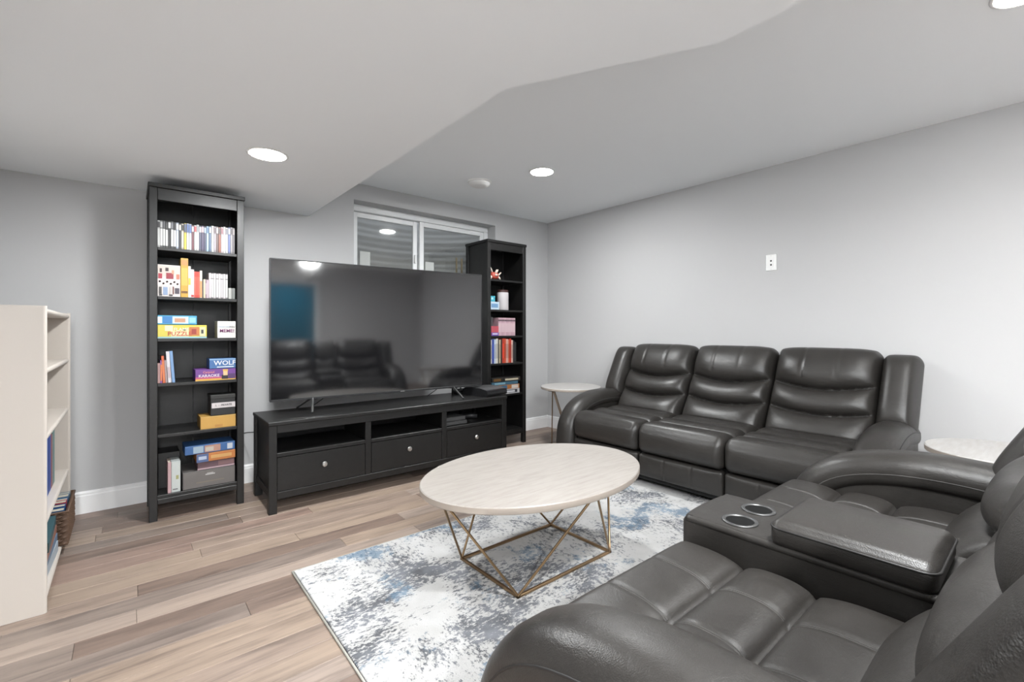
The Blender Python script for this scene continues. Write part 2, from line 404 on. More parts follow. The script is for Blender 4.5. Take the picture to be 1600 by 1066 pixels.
# recessed ceiling lamps; the last three are unseen and added as fill
def pot(x, y, z, r, label, k=1.0):
    t = thing('recessed_light', label, 'ceiling light', (x, y, z), group='recessed ceiling lights')
    obj('trim_ring', MB().lathe([(r+.012,-.001),(r+.012,-.004),(r+.004,-.007),(r,-.005),(r,-.001)], n=48), M['whiteplastic'], t, smooth=True)
    obj('diffuser', MB().lathe([(0,-.0045),(r*.999,-.0045)], n=48), M['lamp'], t)
    l = bpy.data.lights.new('lamp', 'AREA'); l.shape = 'DISK'; l.size = 2*r; l.energy = LAMP_W*k; l.color = (.965,.988,1)
    lo = bpy.data.objects.new('lamp', l); link(lo, t); lo.location = (0,0,-.009)
pot(-3.19, -1.2, ZL, .085, 'bright recessed light in the lowered ceiling above the tall left bookcase', .60)
pot(-1.25, -1.21, ZH, .088, 'bright recessed light in the high ceiling above the sofa and window', .56)
pot(-1.215, -3.745, ZH, .088, 'recessed light at the top right corner of the photograph', .15)
pot(-2.48, -3.64, ZL, .085, 'recessed light in the lowered ceiling above the loveseat', .72)
pot(-4.0, -4.95, ZL, .088, 'added unseen fill light in the lowered ceiling behind the camera', 2.0)  # unseen lamp added to lift the ambient light on the left
pot(-4.0, -6.10, ZL, .088, 'added unseen fill light in the lowered ceiling at the rear wall', 2.3)  # out of view, added as soft fill from the rear
pot(-2.1, -4.95, ZH, .088, 'added unseen fill light in the high ceiling behind the loveseat', .6)  # added behind the camera to brighten the room
# smoke detector, wall plate
t = thing('smoke_detector', 'round white smoke detector on the high ceiling beside the recessed light', 'smoke detector', (-1.485, -.70, ZH))
obj('base', MB().lathe([(.098,0),(.098,-.010),(.092,-.013)], n=48), M['whiteplastic'], t, smooth=True, angle=.6)
obj('cover', MB().lathe([(.088,-.012),(.088,-.024),(.074,-.036),(.04,-.040),(0,-.040)], n=48), M['whiteplastic'], t, smooth=True, angle=.6)
t = thing('wall_plate', 'white wall plate with ports high on the bare right wall', 'wall plate', (-.0005, -2.418, 1.628))
obj('plate', MB().box(-.006, 0, -.038, .038, -.06, .06, .002), M['whiteplastic'], t)
obj('insert', MB().box(-.008, -.005, -.017, .017, -.034, .034, .001), M['whiteplastic'], t)
for z in (.012, -.018): obj('port', MB().box(-.0088, -.0075, -.006, .006, z-.006, z+.006), M['slot'], t)
for z in (.05, -.05): obj('screw', MB().lathe([(0,.0),(.003,0)], n=10).move(Matrix.Translation((-.0066,0,z)) @ Matrix.Rotation(-math.pi/2, 4, 'Y')), M['knob'], t)

# ================================================================== RUG
RX0, RX1, RY0, RY1 = -3.175, -.62, -3.50, -1.575
t = thing('area_rug', 'ivory area rug with distressed grey and blue pattern', 'rug', ((RX0+RX1)/2, (RY0+RY1)/2, 0), math.radians(-.6))
hx, hy = (RX1-RX0)/2, (RY1-RY0)/2
obj('pile', MB().box(-hx+.006, hx-.006, -hy+.006, hy-.006, .0005, .011, .003), M['rug'], t)
loop = [(-hx,-hy,.005),(hx,-hy,.005),(hx,hy,.005),(-hx,hy,.005)]
eb = MB()
for i in range(4): eb.tube([loop[i], loop[(i+1) % 4]], .0042, 8)
obj('bound_edge', eb, M['rugedge'], t, smooth=True)

# ================================================================== RECLINER SOFAS
EDGE0, EDGE1 = np.array([.11, .41]), np.array([.40, .945])       # back plane at the gaps, (y, z)
DV = (EDGE1-EDGE0)/np.linalg.norm(EDGE1-EDGE0); NV = np.array([-DV[1], DV[0]])
def back_frame(xc, z0):
    """matrix: local x = width, local y = up the back, local z = out of the back"""
    s0 = (z0-EDGE0[1])/DV[1]; o = EDGE0+DV*s0
    return Matrix(((1,0,0,xc),(0,DV[0],NV[0],o[0]),(0,DV[1],NV[1],o[1]),(0,0,0,1)))
ARM_PATH = catmull([(-.488,.05),(-.488,.19),(-.470,.33),(-.42,.425),(-.345,.495),(-.25,.54),(-.13,.568),(0,.578),(.15,.572),(.31,.548)], 6)
def seat_bulge(y):
    seg = [(-.49,-.262),(-.262,-.092),(-.092,.17)]
    out = np.zeros_like(y)
    for a, b in seg:
        t = np.clip((y-a)/(b-a), 0, 1); m_ = (y >= a) & (y < b); out = np.where(m_, .034*np.clip(1-np.abs(2*t-1)**2.6,0,1)**.7-.006, out)
    for g in (-.262, -.092): out = out-.010*np.exp(-((y-g)/.007)**2)
    return out
def build_seat(parent, xc, w, stitched, dz=0):
    hx_, y0, y1, z0, z1 = w/2-.003, -.468, .15, .25, .438+dz
    hy_, hz_ = (y1-y0)/2, (z1-z0)/2; cy_, cz_ = (y0+y1)/2, (z0+z1)/2
    def disp(p, c, n):
        p = p.copy(); u = p[:,0]/hx_; top = np.clip(n[:,2], 0, 1)
        env = np.clip(1-np.abs(u)**7, 0, 1)**.7
        yy = p[:,1]+cy_; p[:,2] += top*(seat_bulge(yy)*(.35+.65*env))
        if stitched:
            for sx in (-.098, .098): p[:,2] -= top*.0035*np.exp(-((p[:,0]-sx)/.006)**2)
        fr = np.clip(-n[:,1], 0, 1); vz = p[:,2]/hz_
        p[:,1] -= fr*env*.022*np.clip(1-vz**2, 0, 1)
        p[:,1] += fr*.010*np.clip(-vz-.6, 0, 1)
        return p
    mb = rbox((hx_, hy_, hz_), .045, (64, 80, 6), disp, 5); place(mb, Matrix.Translation((xc, cy_, cz_)))
    so = obj('seat_cushion', mb, M['leather'], parent, smooth=True)
    if stitched:
        for sx in (-.098, .098):
            for d_ in (-.0035, .0035):
                for a, b in ((-.40,-.272),(-.252,-.102),(-.082,.10)):
                    ys = np.linspace(a, b, 14); zz = z1+seat_bulge(ys)-.0024
                    obj('stitching', MB().tube([(xc+sx+d_, float(q), float(z)) for q, z in zip(ys, zz)], .0016, 5), M['stitch'], so)
    # footrest front panel with two pressed vertical seams
    fx, fz0, fz1 = w/2-.006, .088, .243
    def disp2(p, c, n):
        p = p.copy(); fr = np.clip(-n[:,1], 0, 1); u = p[:,0]/fx
        p[:,1] -= fr*.014*np.clip(1-np.abs(u)**6, 0, 1)*np.clip(1-(p[:,2]/.078)**4, 0, 1)
        for sx in (-.33, .33): p[:,1] += fr*.007*np.exp(-((u-sx)/.018)**2)
        return p
    mb = rbox((fx, .03, (fz1-fz0)/2), .016, (72, 2, 8), disp2, 3); place(mb, Matrix.Translation((xc, -.425, (fz0+fz1)/2)))
    obj('footrest_panel', mb, M['leather'], parent, smooth=True)
def build_back(parent, xc, w, z0=.40, L=.655, D=.098, T=.085, rolls=True, name='back_cushion'):
    hx_ = w/2-.004
    def disp(p, c, n):
        p = p.copy(); u = p[:,0]/hx_; v = (p[:,1]/(L/2)+1)/2; fr = np.clip(n[:,2], 0, 1)
        env = np.clip(1-np.abs(u)**4.5, 0, 1)**.62
        g1 = .275+.075*u*u; g2 = .545+.085*u*u
        b = np.zeros(len(p))
        for lo, hi, dd in ((-.06+0*u, g1, .92), (g1, g2, .88), (g2, 1.05+0*u, 1.12)):
            t = np.clip((v-lo)/(hi-lo), 0, 1)**.78; m_ = (v >= lo) & (v < hi)
            b = np.where(m_, dd*(np.clip(1-np.abs(2*t-1)**2.1, 0, 1)**.56), b)
        pin = np.clip((1-np.abs(u))/.10, 0, 1); smooth_b = np.clip(1-np.abs(2*v-1)**6, 0, 1)*.85
        b = b*pin+smooth_b*(1-pin)
        h = D*env*b
        for g in (g1, g2): h -= .020*np.exp(-((v-g)/.011)**2)*pin*env
        for sx in (-.36, .30):
            h -= .006*np.exp(-((u-sx)/.022)**2)*np.clip((v-g2-.04)/.05, 0, 1)
        p[:,2] += fr*h
        tp = np.clip(n[:,1], 0, 1); p[:,1] += tp*.022*env
        p[:,1] -= (1-fr)*0
        return p
    mb = rbox((hx_, L/2, T/2), .04, (44, 88, 2), disp, 4)
    place(mb, back_frame(xc, z0) @ Matrix.Translation((0, L/2, -T/2)))
    return obj(name, mb, M['leather'], parent, smooth=True)
def build_wing(parent, xc, w, z0=.525, L=.49, D=.085, T=.085):
    hx_ = w/2-.003
    def disp(p, c, n):
        p = p.copy(); u = p[:,0]/hx_; v = (p[:,1]/(L/2)+1)/2; fr = np.clip(n[:,2], 0, 1)
        env = np.clip(1-np.abs(u)**3.0, 0, 1)**.6
        p[:,2] += fr*D*env*np.clip(1-np.abs(2*v-1)**5, 0, 1)**.6
        p[:,1] += np.clip(n[:,1], 0, 1)*.02*env
        return p
    mb = rbox((hx_, L/2, T/2), .04, (22, 34, 2), disp, 4)
    place(mb, back_frame(xc, z0) @ Matrix.Translation((0, L/2, -T/2)))
    return obj('back_wing', mb, M['leather'], parent, smooth=True)
def build_arm(parent, xc, hw, out, dz=0):
    """padded arm that arches from the floor over to the back; out = +1 / -1 outer side"""
    P_ = [np.array([p[0], p[1]+dz*min(1, max(0, (p[1]-.05)/.35))]) for p in ARM_PATH]; N = len(P_); ns = []
    for i in range(N):
        a = P_[max(i-1, 0)]; b = P_[min(i+1, N-1)]; t = (b-a)/np.linalg.norm(b-a); ns.append(np.array([-t[1], t[0]]))
    K = 30; mb = MB(); vs = []; th = .118
    for i in range(N):
        sc = 1.0
        for k in range(K):
            q = 2*math.pi*k/K; c, s = math.cos(q), math.sin(q)
            x = hw*math.copysign(abs(c)**.62, c); h = math.copysign(abs(s)**.8, s)*(th/2)
            if s > 0: h += .018*(1-(x/hw)**2)
            pt = P_[i]+ns[i]*(h-th/2)
            vs.append((xc+x, pt[0], pt[1]))
    fs = []
    for i in range(N-1):
        for k in range(K): fs.append((i*K+k, i*K+(k+1) % K, (i+1)*K+(k+1) % K, (i+1)*K+k))
    fs += [tuple(range(K)), tuple((N-1)*K+k for k in range(K))[::-1]]
    ao = obj('armrest', mb.add(vs, fs), M['leather'], parent, smooth=True, angle=1.2)
    inner = [P_[i]-ns[i]*.075 for i in range(N)]
    poly = [(float(p[0]), max(float(p[1]), .05)) for p in inner if p[1] > .05]+[(.33, .45), (.33, .05)]
    b = hw-.018
    obj('arm_panel', MB().prism([(inner[0][0], .05)]+poly, 0, xc-b, xc+b), M['leather'], ao)
    for off, x in ((-.035, xc+out*(hw-.004)), (-.058, xc-out*(hw-.0008))):
        pts = [(x, *(P_[i]+ns[i]*off)) for i in range(4, N, 2)]
        obj('seam', MB().tube(pts, .0022 if off < -.05 else .003, 6), M['piping' if off > -.05 else 'stitch'], ao, smooth=True)
def build_base(parent, half, seats_half):
    b = MB().box(-half+.03, half-.03, -.40, .36, .045, .25, .01); obj('base', b, M['basecloth'], parent)
    mb = MB().box(-half+.05, half-.05, .36, .425, .06, .70, .012); obj('back_panel', mb, M['leather'], parent)
    for x in (-half+.1, half-.1):
        for y_ in (-.36, .36): obj('foot', MB().lathe([(.026,.012),(.03,.045)], x, y_, 0, 16), M['blackplastic'], parent)

def make_sofa(loc, rz):
    t = thing('reclining_sofa', 'charcoal leather three-seat reclining sofa along the right wall', 'sofa', loc, rz)
    sw, aw = .61, .19
    for i in (-1, 0, 1): build_seat(t, i*sw, sw, False); build_back(t, i*sw, sw)
    H = 1.5*sw+aw
    for s in (-1, 1): build_arm(t, s*(1.5*sw+aw/2), aw/2, s); build_wing(t, s*(1.5*sw+aw/2-.005), aw+.01)
    build_base(t, H, 1.5*sw); return t
make_sofa((-.512, -2.20, 0), -math.pi/2)

def make_loveseat(loc, rz):
    t = thing('reclining_loveseat', 'charcoal leather reclining loveseat with centre console, in the foreground', 'sofa', loc, rz)
    cw, sw, aw = .29, .60, .20
    for s in (-1, 1):
        build_seat(t, s*(cw/2+sw/2), sw, True, .022); build_back(t, s*(cw/2+sw/2), sw, D=.084)
        build_arm(t, s*(cw/2+sw+aw/2), aw/2, s, .052); build_wing(t, s*(cw/2+sw+aw/2-.005), aw+.01)
    build_back(t, 0, cw, D=.04, name='console_back')
    build_base(t, cw/2+sw+aw, cw/2+sw)
    # console: side panels, front, deck with two cup holders, padded lid
    h = cw/2
    con = obj('console', MB().box(-h+.004, -h+.02, -.425, .16, .06, .533, .006), M['leather'], t)
    obj('side_panel', MB().box(h-.02, h-.004, -.425, .16, .06, .533, .006), M['leather'], con)
    front = rbox((h-.003, .03, .235), .02, (10, 2, 14), lambda p, c, n: np.column_stack([p[:,0], p[:,1]-.012*np.clip(-n[:,1],0,1)*(1-c[:,0]**2), p[:,2]]), 4)
    obj('front_panel', place(front, Matrix.Translation((0, -.435, .298))), M['leather'], con, smooth=True)
    zt, zb = .541, .528; cups = [(-.066, -.320), (.066, -.320)]; R = .041
    vs = []; fs = []
    def P2(x, y_): vs.append((x, y_, zt)); return len(vs)-1
    def rect(x0, x1, y0, y1):
        fs.append((P2(x0,y0), P2(x1,y0), P2(x1,y1), P2(x0,y1)))
    ya, yb = -.385, -.255
    rect(-h+.012, h-.012, -.452, ya); rect(-h+.012, h-.012, yb, .17)
    for (cx_, cy_), (x0, x1) in zip(cups, ((-h+.012, 0), (0, h-.012))):
        n_ = 32; ring = []; sq = []
        for k in range(n_):
            q = 2*math.pi*k/n_; c, s = math.cos(q), math.sin(q); ring.append(P2(cx_+R*c, cy_+R*s))
            tx = ((x1-cx_) if c > 0 else (x0-cx_))/c if abs(c) > 1e-6 else 1e9; ty = ((yb-cy_) if s > 0 else (ya-cy_))/s if abs(s) > 1e-6 else 1e9
            m_ = min(tx, ty); sq.append(P2(cx_+m_*c, cy_+m_*s))
        for k in range(n_): fs.append((ring[k], ring[(k+1) % n_], sq[(k+1) % n_], sq[k]))
        for X, Y in ((x0,ya),(x1,ya),(x1,yb),(x0,yb)):      # fill the four corners of the cell
            q = (math.degrees(math.atan2(Y-cy_, X-cx_)) % 360)/360*n_; k = int(q) % n_
            fs.append((sq[k], P2(X, Y), sq[(k+1) % n_]))
    # rolled edge around the deck
    obj('deck', MB().add(vs, fs), M['leather'], con)
    edge = catmull([(-h+.012,.17),(-h+.012,-.40),(-h+.014,-.43),(-h+.03,-.448),(0,-.456),(h-.03,-.448),(h-.014,-.43),(h-.012,-.40),(h-.012,.17)], 6)
    obj('rolled_edge', MB().tube([(float(p[0]), float(p[1]), zt-.0118) for p in edge], .012, 10), M['leather'], con, smooth=True)
    for cx_, cy_ in cups:
        cu = obj('cup_holder', MB().lathe([(R-.001,.001),(R-.003,-.08),(R-.006,-.099),(0,-.10)], cx_, cy_, zt, 32), M['cup'], con, smooth=True, angle=.8)
        obj('rim', MB().lathe([(R-.003,-.002),(R-.002,.003),(R+.003,.0045),(R+.008,.003),(R+.009,0)], cx_, cy_, zt, 32), M['rim'], con, smooth=True)
    def dp(p, c, n):
        p = p.copy(); tp = np.clip(n[:,2], 0, 1); p[:,2] += tp*.012*(1-c[:,0]**2)*(1-c[:,1]**4)
        side = np.clip(np.abs(n[:,0]), 0, 1); p[:,0] += np.sign(n[:,0])*side*.006*(1-c[:,2]**2); return p
    pad = rbox((.145, .168, .036), .024, (14, 18, 5), dp, 5); place(pad, Matrix.Translation((0, -.042, .566)) )
    po = obj('padded_lid', pad, M['leather'], con, smooth=True)
    a, b, r_ = .1478, .1695, .032; pts = []
    for sx, sy, q0 in ((1,1,0),(-1,1,90),(-1,-1,180),(1,-1,270)):
        for k in range(7):
            q = math.radians(q0+15*k); pts.append((sx*(a-r_)+r_*math.cos(q)-.0*sx, -.042+sy*(b-r_)+r_*math.sin(q), .584))
    obj('piping', MB().tube(pts, .0032, 8, closed=True), M['piping'], con, smooth=True)
    return t
make_loveseat((-2.28, -3.525, 0), math.pi)

# ================================================================== TABLES
def geo_table(name, label, cat, loc, A, B, H, thick, bx, by, tx, ty, top_mat, edge_mat, rod=.0055):
    t = thing(name, label, cat, loc); n = 96
    tp = MB().lathe([(0,H),(1-.004/A,H),(1,H-.004)], n=n, sx=A, sy=B)
    to = obj('table_top', tp, top_mat, t)
    obj('edge_band', MB().lathe([(1,H-.004),(1.0,H-thick+.004),(1-.004/A,H-thick),(0,H-thick)], n=n, sx=A, sy=B), edge_mat, to, smooth=True, angle=.7)
    b = MB(); q = .0065
    cs = [(-bx,-by),(bx,-by),(bx,by),(-bx,by)]
    for i in range(4):
        (x0,y0),(x1,y1) = cs[i], cs[(i+1) % 4]
        b.box(min(x0,x1)-q, max(x0,x1)+q, min(y0,y1)-q, max(y0,y1)+q, .0005, .013, .002)
    obj('base_frame', b, M['brass'], t)
    tops = [(-tx,0),(0,-ty),(tx,0),(0,ty)]; con = {0:(0,3), 1:(0,1), 2:(1,2), 3:(2,3)}
    for k, (x, y_) in enumerate(tops):
        for c in con[k]:
            e = .012; px, py = cs[c]
            obj('rod', MB().tube([(px, py, .008), (x+(px-x)*.03, y_+(py-y_)*.03, H-thick-.002)], rod, 10), M['brass'], t, smooth=True, angle=.9)
    for x, y_ in tops: obj('mounting_plate', MB().box(x-.03, x+.03, y_-.03, y_+.03, H-thick-.005, H-thick-.0005, .001), M['brass'], t)
    return t
geo_table('coffee_table', 'oval pale travertine coffee table with brass geometric rod base', 'table', (-2.217, -2.185, .012), .597, .418, .428, .030, .299, .206, .54, .37, M['stone'], M['stoneedge'])
geo_table('side_table', 'round pale side table in the corner between bookcase and sofa', 'table', (-.45, -.78, 0), .29, .29, .575, .024, .13, .13, .25, .25, M['whitestone'], M['stoneedge'], .005)
geo_table('side_table', 'round pale side table between the sofa and the loveseat back', 'table', (-.71, -3.665, 0), .275, .275, .562, .028, .13, .13, .24, .24, M['whitestone'], M['stoneedge'], .005)

# ================================================================== BLACK BOOKCASES
SHELF_Z = [1.600, 1.312, 1.064, .800, .500, .145]
def bookcase(label, x0, yf):
    """x0 = left, yf = front; 0.49 x 0.37 x 1.97"""
    t = thing('tall_bookcase', label, 'bookcase', (x0+.245, yf+.185, 0), group='tall black bookcases')
    B = M['blackwood']; p = .039; hx_, hy_ = .240, .180
    obj('top_board', MB().box(-.245, .245, -.187, .185, 1.945, 1.970, .003), B, t)
    for sx in (-1, 1):
        for sy in (-1, 1):
            a, b = (hx_-p, hx_) if sx > 0 else (-hx_, -hx_+p); c, d = (hy_-p, hy_) if sy > 0 else (-hy_, -hy_+p)
            obj('post', MB().box(a, b, c, d, 0, 1.945, .002), B, t)
        xa = sx*(hx_-.018)
        obj('side_panel', MB().box(xa-.007, xa+.007, -hy_+p, hy_-p, .13, 1.945), B, t)
    obj('top_rail', MB().box(-hx_+p, hx_-p, -hy_+.004, -hy_+.024, 1.875, 1.945, .002), B, t)
    obj('bottom_rail', MB().box(-hx_+p, hx_-p, -hy_+.004, -hy_+.024, .095, .1245, .002), B, t)
    for a, b in ((-hx_+.026, -.0015), (.0015, hx_-.026)): obj('back_panel', MB().box(a, b, .160, .168, .11, 1.94), B, t)
    for z in SHELF_Z: obj('shelf', MB().box(-hx_+.025, hx_-.025, -hy_+.006, .159, z-.020, z, .0015) if z < .2 else MB().box(-hx_+p+.0005, hx_-p-.0005, -hy_+.006, .159, z-.018, z, .0015), B, t)
    return t
LBX, LBY = -3.652, -.449; RBX, RBY = -1.175, -.402
bookcase('tall black bookcase left of the television, filled with disc cases and games', LBX, LBY)
bookcase('tall black bookcase in the corner, right of the television and below the window', RBX, RBY)

# ------------------------------------------------------------------ shelf contents
def block(name, label, cat, x0, x1, z0, z1, yf, depth, cov, prints=(), texts=(), group=None, rot=0, part='box'):
    """closed box whose printed front faces -y; prints: (u0,u1,v0,v1,material) in 0..1 of the front"""
    w_, h_ = x1-x0, z1-z0
    t = thing(name, label, cat, ((x0+x1)/2, yf+depth/2, z0+.0004), rot, group)
    b = obj(part, MB().box(-w_/2, w_/2, -depth/2, depth/2, 0, h_, .0012), cov, t)
    for k, (u0, u1, v0, v1, m_) in enumerate(prints):
        e = .0005+.0002*k
        obj('printed_panel', MB().box(-w_/2+u0*w_, -w_/2+u1*w_, -depth/2-e, -depth/2+.0005, v0*h_, v1*h_), m_, b)
    for (s_, size, u, v, m_, sx_) in texts: text_front(s_, size, -w_/2+u*w_, -depth/2-.0016, v*h_, m_, b, sx_)
    return t
def book(label, x0, th, z0, h_, yf, depth, cov, lean=0, group=None, band=None, name='book', cat='book', pages=True, face_x=False):
    """upright book: cover wraps a page block, spine faces -y"""
    t = thing(name, label, cat, (x0+th/2, yf+depth/2, z0+.0004), 0, group)
    if lean: t.rotation_euler = (0, lean, 0)
    c = min(.0022, th*.2); w_ = th/2; d = depth/2
    if pages:
        mb = MB().box(-w_, -w_+c, -d, d, 0, h_).box(w_-c, w_, -d, d, 0, h_).box(-w_+c, w_-c, -d, -d+c, 0, h_)
        o = obj('cover', mb, cov, t)
        obj('pages', MB().box(-w_+c, w_-c, -d+c, d-.003, .003, h_-.003), C(225,215,195,.8), t)
    else:
        o = obj('case', MB().box(-w_, w_, -d, d, 0, h_, .001), cov, t)
    if band:
        for a, b, m_ in band: obj('spine_label', MB().box(-w_*.86, w_*.86, -d-.0006, -d+.0005, a*h_, b*h_), m_, o)
    return t
W_ = (226,226,224); K_ = (38,37,40)
def shade(c, k): return C(*[max(0, min(255, int(v*k))) for v in c])
# top shelf of the left bookcase: a full row of disc cases
discs = [('grey-white',(205,205,203),K_),('white',W_,(180,180,180)),('white',(215,215,213),(90,90,95)),('white',(222,222,220),(60,60,60)),('black',K_,(225,225,225)),
 ('white',W_,(120,120,125)),('white',(214,214,214),K_),('pale blue',(200,210,230),(235,235,240)),('black',(45,45,48),(210,205,195)),('cream',(222,212,195),K_),
 ('yellow',(222,200,70),(60,75,110)),('white and blue',(226,226,228),(70,100,160)),('white and blue',(220,222,226),(80,110,165)),('dark red',(110,45,60),(200,190,200)),('white',W_,(190,60,70)),
 ('white',(228,228,226),(150,155,160)),('navy',(58,60,92),(205,200,210)),('dark violet',(72,62,98),(220,180,185)),('navy',(50,54,88),(150,170,200)),('light blue',(170,208,232),(70,110,150)),
 ('slate blue',(70,98,132),(190,210,225)),('white',(232,230,228),(200,170,170)),('grey',(170,160,168),(90,70,80)),('brown',(98,70,66),(200,190,190)),('rust',(150,78,52),(60,40,40)),
 ('pinkish white',(220,200,202),(150,90,100)),('white',W_,(205,190,195)),('white',(224,222,220),(120,120,130)),('blue',(96,112,168),(215,220,235)),('grey',(150,145,148),(70,60,65)),('dark grey',(95,88,92),(150,140,140))]
x = -3.6075; rr = random.Random(5)
for i, (nm, c, c2) in enumerate(discs):
    h_ = .158+rr.uniform(-.004, .004)+(.008 if i > 20 else 0)
    a, b = ((.0, .62), (.66, .97)) if i in (10, 11, 12) else ((.06, .7), (.74, .95))
    book('%s disc case, %s from left on top shelf of left bookcase' % (nm, ordinal(i)), x, .0122, 1.600, h_, -.418+rr.uniform(-.003,.003), .135, shade(c2, .55) if i in (1,2,3,5,6) else shade(c, .8), group='disc cases on the top shelf',
         band=[(a[0]+.02, a[1], C(*c)), (b[0], b[1], C(*c2))], name='disc_case', cat='disc case', pages=False)
    x += .0127
# second shelf
b0 = 1.312
gb = block('game_box', 'white upright game box with printed people in red shirts on the second shelf', 'game box', -3.607, -3.499, b0, b0+.188, -.420, .045, C(226,218,214),
   prints=[(.02,.98,.62,.98,C(214,200,190)),(.03,.20,.56,.72,C(170,48,66)),(.37,.70,.56,.75,C(150,44,58)),(.82,.97,.56,.72,C(196,120,96)),(.09,.19,.76,.88,C(70,50,48)),(.34,.48,.80,.91,C(60,46,46)),(.62,.72,.72,.84,C(214,150,120)),
           (.0,1,.33,.55,C(228,216,214)),(.06,.18,.08,.30,C(70,64,62)),(.24,.44,.05,.30,C(140,160,190)),(.50,.60,.06,.30,C(196,186,180)),(.66,.72,.08,.32,C(110,64,58)),(.76,.96,.10,.28,C(74,66,76)),(.07,.2,.03,.07,C(40,38,40)),(.5,.66,.03,.07,C(50,48,50))])
for k, u in enumerate((.10,.26,.42,.58,.74,.88)):    # rounded print of a wide wordmark, letters not legible
    obj('printed_panel', MB().lathe([(0,0),(.005,0)], n=14).move(Matrix.Translation((-.054+u*.108, -.0225-.0042, .188*(.44+.03*(-1)**k))) @ Matrix.Rotation(math.pi/2, 4, 'X')), C(200,160,160), gb.children[0])
sec = [('tall gold book',-3.496,.036,.236,(205,160,60),[(.82,.96,C(196,140,80)),(.10,.16,C(120,80,30)),(.3,.75,C(222,180,84))]),
 ('white and yellow book',-3.459,.0125,.190,(228,226,218),[(.40,.62,C(226,196,70))]),('white book with a red foot',-3.446,.016,.172,(226,214,214),[(.02,.10,C(190,70,70)),(.68,.92,C(190,200,220))]),
 ('first bright red book',-3.4293,.0092,.160,(204,66,50),[(.1,.8,C(224,100,80))]),('second bright red book',-3.4198,.0092,.160,(198,58,44),[(.1,.8,C(220,92,72))]),('third bright red book',-3.4103,.0092,.160,(206,70,52),[(.1,.8,C(226,104,82))]),
 ('orange and white book',-3.4005,.0115,.168,(220,212,202),[(.02,.62,C(222,150,90))]),('narrow dark filler for the shaded gap',-3.3885,.006,.110,(40,36,36),[]),('cream small book',-3.3820,.0085,.116,(220,206,170),[]),('mauve small book',-3.3730,.0085,.116,(150,130,138),[(.2,.8,C(190,175,180))]),('pale mauve small book',-3.3640,.0085,.114,(196,176,186),[])]  # the narrow dark slab stands for shade in the gap between books
for nm, x0, th, h_, c, band in sec:
    book('%s on the second shelf of the left bookcase' % nm, x0, th, b0, h_, -.418, .14, C(*c), band=band)
x = -3.3545
for i in range(8):
    c = [(222,206,212),(226,226,224),(200,202,200),(218,214,216),(224,224,222),(206,196,202),(228,222,222),(212,212,210)][i]
    book('white-spined disc case, %s of eight on the second shelf' % ordinal(i), x, .0122, b0, .158, -.418, .135, C(120,116,118) if i % 2 else C(180,170,172), group='white disc cases on the second shelf',
         band=[(.05,.76,C(*c)),(.80,.97,C(214,208,208))], name='disc_case', cat='disc case', pages=False)
    x += .0127
for i, (x0, th, c) in enumerate(((-3.2505,.018,(176,176,172)),(-3.2315,.018,(120,122,120)))):
    block('small_box', '%s small grey box at the right end of the second shelf' % ('light' if i == 0 else 'dark'), 'box', x0, x0+th, b0, b0+.07, -.418, .09, C(*c))
# third shelf: puzzle boxes and a card game
b0 = 1.064
Y = C(220,204,84)
block('puzzle_box', 'yellow puzzle box lying on the third shelf under a blue box', 'puzzle box', -3.607, -3.366, b0, b0+.080, -.425, .18, Y,
   prints=[(.0,1,.0,.12,C(150,190,196)),(.14,.30,.55,.95,C(236,228,190)),(.26,.62,.12,.55,C(238,224,170)),(.63,.84,.2,.85,C(196,120,70)),(.68,.78,.3,.7,C(160,60,50)),(.85,.97,.15,.85,C(214,210,170)),(.88,.93,.35,.65,C(60,60,60))],
   texts=[('PUZZLE', .034, .44, .33, C(196,70,60), 1.0), ('FLAME', .026, .47, .66, C(245,240,225), 1.0)])
block('puzzle_box', 'sky blue puzzle box on top of the yellow puzzle box', 'puzzle box', -3.607, -3.417, b0+.0825, b0+.1365, -.425, .16, C(74,164,200),
   prints=[(.0,.11,.15,.85,C(230,236,238)),(.13,.36,.12,.9,C(58,128,190)),(.37,.78,.12,.88,C(208,224,230)),(.42,.70,.25,.7,C(200,150,120)),(.80,.97,.2,.8,C(150,206,226))])
mb_ = block('card_game_box', 'white card game box with MEME? lettering on the third shelf', 'game box', -3.310, -3.2105, b0, b0+.106, -.425, .12, C(222,220,216),
   texts=[('MEME?', .0285, .52, .42, C(120,14,100), .97), ('WHAT DO', .0125, .36, .66, C(170,190,210), 1.0), ('YOU', .0145, .80, .66, C(40,36,44), 1.0)])
# fourth shelf: leaning books and two game boxes
b0 = .800
for i, (x0, th, h_, c, ln, nm) in enumerate(((-3.6065,.011,.118,(178,140,136),0.0,'dusty pink'),(-3.5945,.009,.135,(150,90,160),0.0,'purple and orange'),(-3.582,.012,.160,(216,100,60),-.05,'orange red'),(-3.569,.009,.135,(170,150,150),-.05,'grey pink'),(-3.557,.016,.186,(222,218,222),-.06,'white'),(-3.5375,.014,.188,(128,164,208),-.07,'light blue'))):
    book('%s book, %s from the left on the fourth shelf' % (nm, ordinal(i)), x0, th, b0+.001, h_, -.42, .13, C(*c), lean=ln, group='books leaning on the fourth shelf',
         band=[(.1,.8,C(226,130,80))] if i in (1,2) else [(.15,.5,C(200,180,186))] if i == 4 else None)
block('game_box', 'purple karaoke game box lying under the blue box on the fourth shelf', 'game box', -3.424, -3.2105, b0, b0+.070, -.425, .16, C(120,70,150),
   prints=[(.0,1,.0,.16,C(230,180,80)),(.0,1,.16,.32,C(200,90,130)),(.64,.80,.08,.45,C(40,36,44)),(.68,.79,.40,.90,C(232,200,150)),(.67,.80,.78,.95,C(226,180,90)),(.80,.99,.1,.55,C(90,60,110))],
   texts=[('KARAOKE', .024, .33, .42, C(245,235,240), 1.0), ('Carpool', .018, .32, .74, C(240,150,150), 1.0)])
